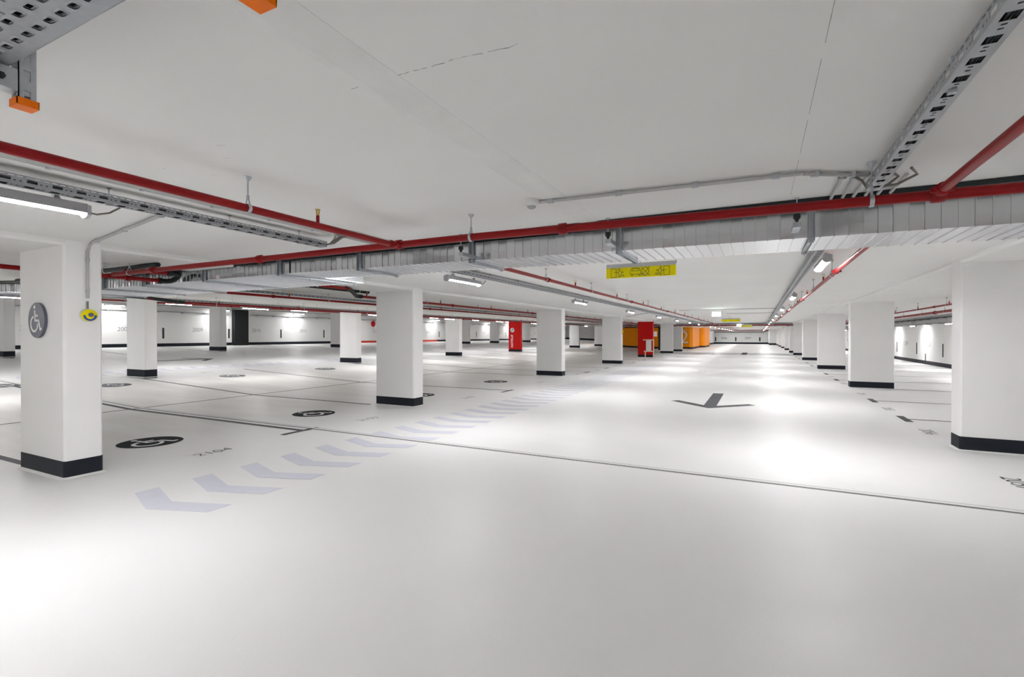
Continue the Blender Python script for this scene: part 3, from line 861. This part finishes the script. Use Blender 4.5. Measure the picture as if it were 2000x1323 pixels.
def support_post(label, x, y, ztip, arm):
    t = thing('support_post', label, 'support', (x, y, ztip), None)
    hz = H - ztip
    mb = MB()
    def slotted(P, w):
        hs = [(w * .32, w * .68, k * .06 + .015, k * .06 + .045) for k in range(int(hz / .06))]
        sheet(mb, 0, w, 0, hz, hs, P)
    slotted(lambda a, b: (-.021 + a, -.021, b), .042)
    slotted(lambda a, b: (.021, -.021 + a, b), .042)
    slotted(lambda a, b: (-.021, -.021 + a, b), .042)
    mb.sheet = True
    o = mb.build('slotted_channel', 'steel', t); md = o.modifiers.new('gauge', 'SOLIDIFY'); md.thickness = .003
    MB().box(-.06, .06, -.06, .06, hz - .008, hz).build('ceiling_plate', 'steel', t)
    MB().box(-.018, .018, -.019, .012, .03, .12).build('head_plate', 'steel', t)
    m2 = MB(); m2.box(-.026, .026, -.026, .026, -.003, .0)
    for q in ((-.026, -.0235, -.026, .026), (.0235, .026, -.026, .026), (-.026, .026, -.026, -.0235), (-.026, .026, .0235, .026)): m2.box(*q, 0, .020)
    m2.build('orange_cap', 'cap', t)
    m3 = MB(); m3.prism([(-.022, .10), (-.022, .035), (-.56, .085), (-.56, .10)], -.022, .022, 'yz'); m3.build('cantilever_arm', 'steel', t)
    MB().tube([(.022, -.06, .065), (.032, -.06, .065)], .010, 6).build('bolt', 'rubber', t)
    return t
support_post('slotted steel post with orange end cap hanging at the upper left', -1.995, .676, 2.192, 1)
support_post('orange end cap of a hanging post at the top edge', -.932, .680, 2.192, 1)

# ------------------------------------------------------------------ ventilation duct
def interp(x, T):
    if x <= T[0][0]: return T[0][1]
    for (a, b), (c, d) in zip(T[:-1], T[1:]):
        if a <= x <= c: return b + (d - b) * (x - a) / (c - a)
    return T[-1][1]
def duct_section(t, x0, x1, y0, y1, zb, zt, org, name='duct_section'):
    random.seed(int(abs(x0 * 10)))
    mb = MB(); n = round((x1 - x0) / .0885); w = (x1 - x0) / n; ox, oy, oz = org
    for k in range(n):
        a, b = x0 + k * w, x0 + (k + 1) * w
        tilt = random.uniform(-.0035, .0035); d0, d1 = tilt, -tilt
        za, zb_ = zb(a), zb(b); ta, tb = zt(a), zt(b)
        bulge = random.uniform(-.004, .0015)
        zm = .62
        # front sheet in two facets so it catches the light in two bands
        ma, mb_ = za + (ta - za) * (1 - zm), zb_ + (tb - zb_) * (1 - zm)
        mb.add([(a - ox, y0 + d0 - oy, za - oz), (b - .006 - ox, y0 + d1 - oy, zb_ - oz), (b - .006 - ox, y0 + d1 + bulge - oy, mb_ - oz), (a - ox, y0 + d0 + bulge - oy, ma - oz),
                (b - .006 - ox, y0 + d1 - oy, tb - oz), (a - ox, y0 + d0 - oy, ta - oz)], [(0, 1, 2, 3), (3, 2, 4, 5)])
        # bottom sheet
        e = random.uniform(-.0012, .0012)
        mb.add([(a - ox, y0 - oy, za - oz), (b - .006 - ox, y0 - oy, zb_ - oz), (b - .006 - ox, y1 - oy, zb_ + e - oz), (a - ox, y1 - oy, za - e - oz)], [(0, 3, 2, 1)])
        # folded rib
        r = [(b - .006, 0), (b - .0055, -.007), (b - .0005, -.007), (b, 0)]
        for (p, q) in zip(r[:-1], r[1:]):
            mb.add([(p[0] - ox, y0 + p[1] - oy, zb_ + p[1] - oz), (q[0] - ox, y0 + q[1] - oy, zb_ + q[1] - oz), (q[0] - ox, y0 + q[1] - oy, tb - oz), (p[0] - ox, y0 + p[1] - oy, tb - oz)], [(0, 1, 2, 3)])
            mb.add([(p[0] - ox, y0 + p[1] - oy, zb_ + p[1] - oz), (q[0] - ox, y0 + q[1] - oy, zb_ + q[1] - oz), (q[0] - ox, y1 - oy, zb_ + q[1] - oz), (p[0] - ox, y1 - oy, zb_ + p[1] - oz)], [(0, 1, 2, 3)])
        mb.add([(a - ox, y1 - oy, za - oz), (b - ox, y1 - oy, zb_ - oz), (b - ox, y1 - oy, tb - oz), (a - ox, y1 - oy, ta - oz)], [(0, 3, 2, 1)])
        mb.add([(a - ox, y0 - oy, ta - oz), (b - ox, y0 - oy, tb - oz), (b - ox, y1 - oy, tb - oz), (a - ox, y1 - oy, ta - oz)], [(0, 1, 2, 3)])
    for (x, za, zt_) in ((x0, zb(x0), zt(x0)), (x0 + n * w, zb(x0 + n * w), zt(x0 + n * w))):
        mb.add([(x - ox, y0 - oy, za - oz), (x - ox, y1 - oy, za - oz), (x - ox, y1 - oy, zt_ - oz), (x - ox, y0 - oy, zt_ - oz)], [(0, 1, 2, 3)])
    mb.sheet = True
    return mb.build(name, 'duct', t)
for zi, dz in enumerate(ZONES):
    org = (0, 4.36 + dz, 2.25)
    t = thing('ventilation_duct', ['folded sheet metal ventilation duct crossing the picture behind the red pipe',
              'distant ventilation duct crossing the far part of the lane'][zi], 'duct', org)
    zbR = lambda x: interp(x, [(-5.35, 2.299), (-4.3, 2.288), (-2.8, 2.277), (-1.1, 2.257), (1.5, 2.234), (7.7, 2.20)])
    zbL = lambda x: 2.300 + (F(x) * 1.0)
    duct_section(t, -5.35, 7.6, 4.36 + dz, 5.03 + dz, zbR, lambda x: 2.455, org)
    duct_section(t, -17.6, -5.37, 4.36 + dz, 5.68 + dz, zbL, lambda x: 2.455 + F(x), org)
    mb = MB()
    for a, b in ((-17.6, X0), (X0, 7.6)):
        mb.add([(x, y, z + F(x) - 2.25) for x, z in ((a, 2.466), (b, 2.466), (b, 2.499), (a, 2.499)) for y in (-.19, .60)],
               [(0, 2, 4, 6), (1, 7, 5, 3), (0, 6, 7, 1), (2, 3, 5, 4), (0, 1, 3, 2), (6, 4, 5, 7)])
    mb.build('dark_gap_strip', 'rubber', t)  # black strip draws the dark band between duct top and ceiling
    for x in (-12.6, -11.25, -9.9, -8.66, -7.11, -5.53, -4.17, -2.64, -1.116, .352, 2.0, 3.6):
        zb_ = zbR(x) if x > -5.35 else zbL(x)
        y1 = (5.03 if x > -5 else 5.68) + dz
        ox, oy, oz = org
        mb = MB(); z0 = zb_ - .03 - oz; z1 = H + F(x) - oz
        for s in (-1, 1): mb.box(x + s * .020 - .002, x + s * .020 + .002, -.045, -.008, z0, z1)
        mb.box(x - .02, x + .02, -.012, -.008, z0, z1)
        for q in range(6): mb.box(x - .006, x + .006, -.0125, -.007, z0 + .03 + q * .035, z0 + .045 + q * .035)
        mb.build('support_bracket', 'steel', t)
        mb = MB()
        for s in (-1, 1): mb.box(x + s * .015 - .0015, x + s * .015 + .0015, -.03, y1 - oy, z0 + .002, z0 + .024)
        mb.box(x - .017, x + .017, -.03, y1 - oy, z0 + .022, z0 + .026)
        for yy in ((.02, y1 - oy - .04) if x > -5 else (.02, .45, .9, y1 - oy - .04)):
            mb.box(x - .021, x + .021, yy, yy + .025, z0 - .004, z0 + .026); mb.tube([(x, yy + .012, z0 - .014), (x, yy + .012, z0 + .027)], .005, 6)
        mb.build('support_arm', 'steel', t)
# vibration hangers in front of the duct
for x, lab in ((-2.631, 'threaded rod hanger with black cushion before the duct, leftmost of the three'),
               (-1.152, 'threaded rod hanger with black cushion before the duct, middle one'),
               (.243, 'threaded rod hanger with black cushion before the duct, rightmost')):
    t = thing('vibration_hanger', lab, 'hanger', (x, 4.12, 2.5), 'cushioned rod hangers before the duct')
    MB().tube([(0, 0, -.001), (0, 0, -.125)], .004, 8).build('rod', 'steel', t)
    MB().tube([(0, 0, 0), (0, 0, -.012)], [.018, .008], 12).build('anchor', 'steel', t)
    MB().tube([(0, 0, -.118), (0, 0, -.123), (0, 0, -.150), (0, 0, -.158), (0, 0, -.178)], [.016, .024, .024, .016, .008], 14).build('cushion', 'rubber', t)
    MB().box(-.025, .025, -.003, .235, -.215, -.178).build('bracket', 'steel', t)

# ------------------------------------------------------------------ motion detector and its conduit
t = thing('motion_detector', 'white round ceiling motion detector with grey lens', 'detector', (-1.50, 3.31, 2.5))
MB().tube([(0, 0, 0), (0, 0, -.028), (0, 0, -.034)], [.056, .056, .050], 28).build('base_ring', 'plastic', t)
MB().tube([(0, 0, -.034), (0, 0, -.048)], [.045, .038], 28).build('body', 'plastic', t)
mb = MB(); mb.tube([(0, 0, -.046), (0, 0, -.056), (0, 0, -.064), (0, 0, -.070)], [.033, .031, .022, .006], 24); mb.build('lens', 'lens', t)
conduit('ceiling_conduit', 'grey ceiling conduit leading from the motion detector to the right',
        [[(-1.40, 3.335, 2.482), (.17, 3.452, 2.482)], [(.17, 3.452, 2.482), (.24, 3.46, 2.482)], [(.24, 3.47, 2.482), (.58, 3.665, 2.482)], [(-1.445, 3.325, 2.48), (-1.40, 3.335, 2.482)]],
        .0125, [(-1.36, 3.337, 2.482), (-.87, 3.374, 2.482), (-.377, 3.411, 2.482), (.09, 3.446, 2.482), (.30, 3.505, 2.482), (.50, 3.62, 2.482)])
for k, x in enumerate((.455, .525, .59, .66, .73, .80)):
    conduit('conduit_stub', 'short grey conduit stubs behind the end of the right-hand tray', [[(x, 3.60 + .03 * k, 2.478), (x, 4.40, 2.478)]], .011,
            [(x, 3.63 + .03 * k, 2.478)] if k in (0, 1) else [], group='conduit stubs right')
for k, x in enumerate((-3.68, -3.61, -3.54, -3.47)):
    conduit('conduit_stub', 'short grey conduit stubs behind the end of the left-hand tray', [[(x, 3.50, 2.478), (x, 4.40, 2.478)]], .011, group='conduit stubs left')
t = thing('cable_bundle', 'grey cables looping from the left tray end up to the ceiling conduits', 'cable', (-3.93, 3.58, 2.41))
for k in range(4):
    MB().tube([(.01 * k, 0, 0), (.06 + .02 * k, .04, .015), (.14 + .03 * k, .02, .05), (.25 + .07 * k, -.06, .068)], .008, 8).build('cable', 'cable', t)
t = thing('cable_bundle', 'grey cables looping from the right tray end to the conduit stubs', 'cable', (.62, 3.64, 2.40))
for k in range(4):
    MB().tube([(0, .01 * k, 0), (-.03 + .05 * k, .05, .01), (-.06 + .09 * k, .02, .05), (-.13 + .10 * k, -.03, .078)], .008, 8).build('cable', 'cable', t)
for x, lab in ((-3.70, 'long double conduit on the ceiling just below the upper left red pipe'),):
    conduit('ceiling_conduit', lab, [[(x, YN, 2.484), (x, 3.45, 2.484)], [(x + .035, YN, 2.484), (x + .035, 3.45, 2.484)]], .012,
            [(x + .017, y, 2.484) for y in (.45, 1.355, 1.84, 2.315, 2.80, 3.25)])

# ------------------------------------------------------------------ hanging signs
def hanging_sign(label, x0, x1, y, z0, detailed=True, group='yellow hanging pictogram signs'):
    t = thing('hanging_sign', label, 'sign', (x0, y, z0), group)
    W = x1 - x0; hh = .125
    MB().box(0, W, 0, .035, hh, hh + .048).build('rail', 'signgrey', t)
    pn = MB().box(0, W, .004, .030, 0, hh).build('panel', 'yellow', t)
    MB().box(W * .33, W * .55, .01, .02, hh + .049, H - z0 - .0).build('ceiling_bracket', 'signgrey', t) if False else None
    for xx in (.38, .50):
        MB().tube([(W * xx, .017, hh + .048), (W * xx, .017, H - z0)], .004, 6).build('suspension_rod', 'steel', t)
    mb = MB(); P = lambda u, v, h: (u * W, .004 - h, v * hh)
    def S(pts, w=.010): 
        # stroke in metric space
        q = [(a * W, b * hh) for a, b in pts]
        stroke(mb, q, .0042, lambda u, v, h: (u, .004 - h, v), .0015)
    def man(c, s):
        f = lambda pts: S([(c + s * a, b) for a, b in pts])
        f([(a * .016, .86 + b * .105) for a, b in circ(0, 0, 1, 12) + [(1, 0)]])
        f([(.008, .72), (.040, .62), (.064, .56), (.056, .50), (.036, .56), (.032, .40), (.048, .28), (.074, .30), (.072, .18), (.036, .16), (.018, .34), (.012, .10), (-.006, .10), (-.002, .40), (.000, .52), (-.030, .48), (-.034, .56), (-.004, .62), (.008, .72)])
        f([(-.075, .56), (-.045, .56)])
    def door(a, b):
        S([(a, .08), (b, .08), (b, .93), (a, .93), (a, .08)])
    if detailed:
        door(.075, .150); man(.193, 1)
        man(.795, -1); door(.835, .912)
        S([(.360, .30), (.356, .55), (.372, .78), (.392, .90), (.480, .92), (.500, .76), (.510, .52), (.508, .28), (.360, .30)])
        S([(.382, .62), (.395, .82), (.478, .84), (.488, .62), (.382, .62)])
        S([(.372, .28), (.374, .14), (.392, .14), (.392, .28)]); S([(.478, .28), (.480, .16), (.498, .16), (.498, .28)])
        S([(.575 + a * .052, .56 + b * .36) for a, b in circ(0, 0, 1, 20) + [(1, 0)]])
        S([(.515, .12), (.640, .98)]); S([(.515, .98), (.640, .10)])
        S([(.508, .25), (.530, .38), (.545, .20), (.560, .10), (.600, .16)])
        mb.build('pictogram', 'ink', pn)
    else:
        for a, b in ((.15, .25), (.42, .62), (.78, .88)): S([(a, .2), (a, .8), (b, .8), (b, .3), (a, .2)])
        mb.build('pictogram', 'ink', pn)
    return t
hanging_sign('yellow hanging sign with running figures, car and crossed circle, below the duct', -1.708, -.874, 6.03, 2.210)
t = thing('sign_cable_run', 'thin grey conduit from the yellow sign to the right-hand tray', 'conduit', (-.87, 6.03, 2.385))
MB().tube([(0, 0, -.03), (0, 0, .03), (.05, 0, .04), (.11, 0, .03)], .004, 6).build('lead', 'rubber', t)
MB().box(.11, .22, -.012, .012, .022, .05).build('connector', 'conduit', t)
MB().tube([(.22, 0, .036), (.55, .05, .10), (.78, .10, .10), (1.38, .3, .06)], .008, 8).build('tube', 'conduit', t)
t.name = 'sign_conduit'
hanging_sign('small distant yellow hanging sign over the lane, nearer one', -1.74, -.86, 27.9, 2.215, False)
hanging_sign('tiny distant yellow sign partly hidden by the second exit light', -1.3, -.5, 43.0, 2.18, False)
def exit_light(label, x, y, z):
    t = thing('exit_light', label, 'exit light', (x, y, z), 'lit exit signs over the lane')
    MB().box(-.15, .15, -.02, .02, .09, .12).build('housing', 'signgrey', t)
    p = MB().box(-.145, .145, -.012, .012, -.07, .09).build('lit_panel', 'exit', t)
    mb = MB(); mb.box(-.09, -.02, -.0135, -.012, -.04, .055); mb.box(.02, .10, -.0135, -.012, -.01, .03)
    mb.build('pictogram', 'exitgreen', p)
    MB().tube([(0, 0, .12), (0, 0, H - z)], .006, 6).build('rod', 'steel', t)
exit_light('bright white exit light over the middle of the lane', -1.40, 19.5, 2.27)
exit_light('second, smaller exit light farther down the lane', -1.35, 41.0, 2.27)
conduit('ceiling_conduit', 'thin conduit crossing the lane ceiling before the first exit light', [[(-2.8, 20.2, 2.485), (.55, 20.2, 2.485)]], .012)
conduit('ceiling_conduit', 'thin conduit crossing the lane ceiling beyond the first exit light', [[(-1.3, 24.0, 2.485), (.55, 24.0, 2.485)]], .012)

# ------------------------------------------------------------------ batten lights
def lamp_proto(along='y', rod=0):
    t = thing('batten_light', '', 'light', (0, 0, 0))
    L = .92
    def R(pts):   # swap axes for lamps that run along x
        return pts if along == 'y' else [(y, -x, z) for x, y, z in pts]
    prof = [(-.042, .018), (-.036, .052), (-.016, .062), (.016, .062), (.036, .052), (.042, .018), (.049, -.005), (.045, -.005), (.044, .007), (-.044, .007), (-.045, -.005), (-.049, -.005)]
    def pr(prof, y0, y1, ends=True, close=True):
        n = len(prof); mb = MB()
        v = R([(x, y0, z) for x, z in prof] + [(x, y1, z) for x, z in prof])
        f = [(i, (i + 1) % n, n + (i + 1) % n, n + i) for i in range(n if close else n - 1)]
        if ends: f += [tuple(range(n)), tuple(range(2 * n - 1, n - 1, -1))]
        return mb.add(v, f)
    pr(prof, -L / 2, L / 2).build('housing', 'housing', t)
    lens = [(.044 * cos(a), .006 + .022 * sin(a)) for a in [pi + pi * k / 10 for k in range(11)]]
    pr(lens, -L / 2 + .02, L / 2 - .02).build('diffuser', 'light', t)
    for s in (-1, 1):
        mb = MB(); n = 8
        pr([(-.045, -.015), (-.045, .05), (.045, .05), (.045, -.015), (.02, -.032), (-.02, -.032)], s * (L / 2) - .012, s * (L / 2) + .012).build('end_cap', 'housing', t)
    for s in (-.30, .30):
        mb = MB()
        v = R([(-.028, s - .02, .055), (.028, s - .02, .055), (.028, s + .02, .055), (-.028, s + .02, .055), (-.010, s - .006, .095), (.010, s - .006, .095), (.010, s + .006, .095), (-.010, s + .006, .095)])
        mb.add(v, [(0, 1, 2, 3), (4, 7, 6, 5), (0, 4, 5, 1), (1, 5, 6, 2), (2, 6, 7, 3), (3, 7, 4, 0)]); mb.build('bracket', 'steel', t)
    if rod:
        for s in (-.30, .30): MB().tube(R([(0, s, .09), (0, s, rod)]), .004, 6).build('suspension_rod', 'steel', t)
    mb = MB(); mb.tube(R([(0, L / 2 + .01, .01), (0, L / 2 + .06, .005), (.01, L / 2 + .13, .03), (.02, L / 2 + .19, .08)]), .006, 8); mb.build('lead', 'cable', t)
    return t
lpY, lpX, lpW, lpV = lamp_proto('y'), lamp_proto('x', .285), lamp_proto('y', .499), lamp_proto('y', .198)
cY, cX, cW, cV = kids(lpY), kids(lpX), kids(lpW), kids(lpV)
def lamp_row(x, zrel, ys, where, proto=lpY, ch=cY, first=0, group=None):
    n = 0
    for y in ys:
        if y < first: lab = 'batten light %s, out of view behind the camera' % where
        else:
            lab = 'lit batten light %s, %s from the camera' % (where, ORD[min(n, 19)]); n += 1
        dup(proto, (x, y, zrel + F(x)), lab, group or ('batten lights ' + where), ch)
lamp_row(-4.05, 2.322, [1.22] + rng(6.42, 42, 5.45), 'under the tray left of the lane', first=.5)
lamp_row(.66, 2.325, rng(6.75, 42, 5.5), 'under the tray right of the lane', first=6)
lamp_row(-4.05, 2.322, rng(49, 94, 5.5), 'in the far part of the lane, left side', first=6)
lamp_row(.66, 2.325, rng(48.5, 94, 5.5), 'in the far part of the lane, right side', first=6)
lamp_row(-18.75, 2.32, rng(5.3 - 10.4, 80, 5.2), 'over the near side of the second lane', first=4)
lamp_row(-14.35, 2.198, [-6.6, -1.1, 4.6], 'over the bays between the two lanes', first=9)
lamp_row(-14.35, 2.230, rng(10.35, 42, 5.5), 'over the bays between the two lanes', first=4)
lamp_row(-30.85, 2.30, rng(14.04 - 5.9 * 4, 80, 5.9), 'close to the left wall', lpV, cV, first=8)
lamp_row(7.25, 2.00, rng(32.6 - 5.55 * 7, 88, 5.55), 'close to the right wall', lpW, cW, first=14)
for y, xs in ((-3.3, (-20.5, -15, -9.5, -4.0, 1.2, 6.2)), (-8.0, (-15, -6.5, 2.0))):  # unseen lamps added to brighten camera-facing column sides and the foreground floor
    for x in xs:
        dup(lpX, (x, y, 2.20 + F(x)), 'added batten light behind the camera, brightening the near column faces', 'added fill lights behind the camera', cX)
for p in (lpY, lpX, lpW, lpV):
    for c in kids(p): bpy.data.objects.remove(c)
    bpy.data.objects.remove(p)

# ------------------------------------------------------------------ orange stair core
def core(name, poly, x0, y0, y1, label, m='orange'):
    # poly is the flat-floor part; the rest follows the sloping floor from X0 to x0
    t = thing(name, label, 'stair core', (poly[0][0], poly[0][1], 0))
    ox, oy = poly[0]
    mb = MB().prism([(a - ox, b - oy) for a, b in poly], -.02, H - .002)
    if x0 < X0:
        mb.add([(x - ox, y - oy, z) for x, z in ((x0, F(x0) - .02), (X0, -.02), (X0, H - .002), (x0, H + F(x0) - .002)) for y in (y0, y1)],
               [(0, 2, 4, 6), (1, 7, 5, 3), (0, 6, 7, 1), (0, 1, 3, 2), (4, 5, 7, 6)])
    mb.build('wall_panel', m, t)
    return t
t = core('orange_stair_core', [(-6.9, 57.8), (-6.6, 58.1), (-6.6, 64.8), (X0, 64.8), (X0, 57.8)], -17.2, 57.8, 64.8, 'orange painted stair core with a big white 2')
mb = MB()
for a, b in ((-17.2, X0), (X0, -6.9)):
    mb.prism([(a + 6.9, F(a) - .01), (b + 6.9, F(b) - .01), (b + 6.9, F(b) + .2), (a + 6.9, F(a) + .2)], -.012, 0, 'xz')
mb.prism([(.0, -.012), (.31, .30), (.30, .31), (-.01, .0)], 0, .2); mb.box(.30, .312, .3, 7, 0, .2)
mb.build('base_band', 'band', t)
for x, nm in ((-7.45, 0), (-16.3, 1)):
    P = lambda u, v, h, x=x: (x + 6.9 + u, -.004 - h, 1.22 + F(x) + v)
    text_mesh('2', 1.95, P, thin=.02, h=.004).build('numeral', 'white', t)
    P2 = lambda u, v, h, x=x: (x + 6.9 + u, -.004 - h, 2.12 + F(x) + v)
    text_mesh('Ausgang  +', .22, P2, thin=.0, h=.004).build('lettering', 'white', t)
arc = [(-6.9 + .8 * sin(a), 66.8 - .8 * cos(a)) for a in [pi / 2 * k / 8 for k in range(1, 9)]]
t = core('orange_stair_core', [(-6.9, 66.0)] + arc + [(-6.1, 73.0), (-11.3, 73.0), (-11.3, 66.0)], 0, 0, 0, 'second orange block farther on, with a rounded corner')
mb = MB(); mb.prism([(-4.4, -.012), (0, -.012)] + [(a + 6.9 + .010 * sin(q), b - 66 - .010 * cos(q)) for (a, b), q in zip(arc, [pi / 2 * k / 8 for k in range(1, 9)])] + [(.812, 7), (-4.4, 7)], -.01, .2)
mb.build('base_band', 'band', t)
t = thing('white_stair_core', 'far white core block beyond the orange ones', 'stair core', (-7.3, 80, 0))
MB().box(-4, 0, 0, 15.99, -.02, 2.498).build('wall_panel', 'wall', t); MB().box(-4.0, .012, -.012, 15.99, 0, .22).build('base_band', 'band', t)
# black gate frame before the orange wall
t = thing('gate_frame', 'black steel portal frame in front of the orange wall', 'frame', (-9.2, 52.3, 0))
MB().box(-.09, .09, -.09, .09, 0, 2.5).build('post', 'dark', t)
MB().box(-4.6, .09, -.09, .09, 2.30, 2.42).build('header', 'dark', t)
MB().box(-4.78, -4.6, -.09, .09, F(-14), 2.6).build('post', 'dark', t)

# trestle and board leaning by the red column
t = thing('wooden_trestle', 'pale wooden trestle standing at the foot of the dark red column', 'trestle', (-6.58, 33.7, 0))
for x in (-.27, .27):
    MB().box(x - .03, x + .03, -.03, .03, 0, .46 if x < 0 else 1.24).build('leg', 'wood', t)
MB().box(-.42, .30, -.035, .035, 1.17, 1.24).build('top_rail', 'wood', t)
MB().box(-.36, .30, -.035, .035, .40, .47).build('lower_rail', 'wood', t)
MB().box(-.22, .13, -.02, .0, .45, 1.18).build('board', 'plastic', t)
t = thing('wall_plate', 'small white sign plate sticking out from the dark red column', 'sign', (-6.43, 34.35, 1.6))
MB().box(0, .22, 0, .03, -.17, .17).build('plate', 'plastic', t)
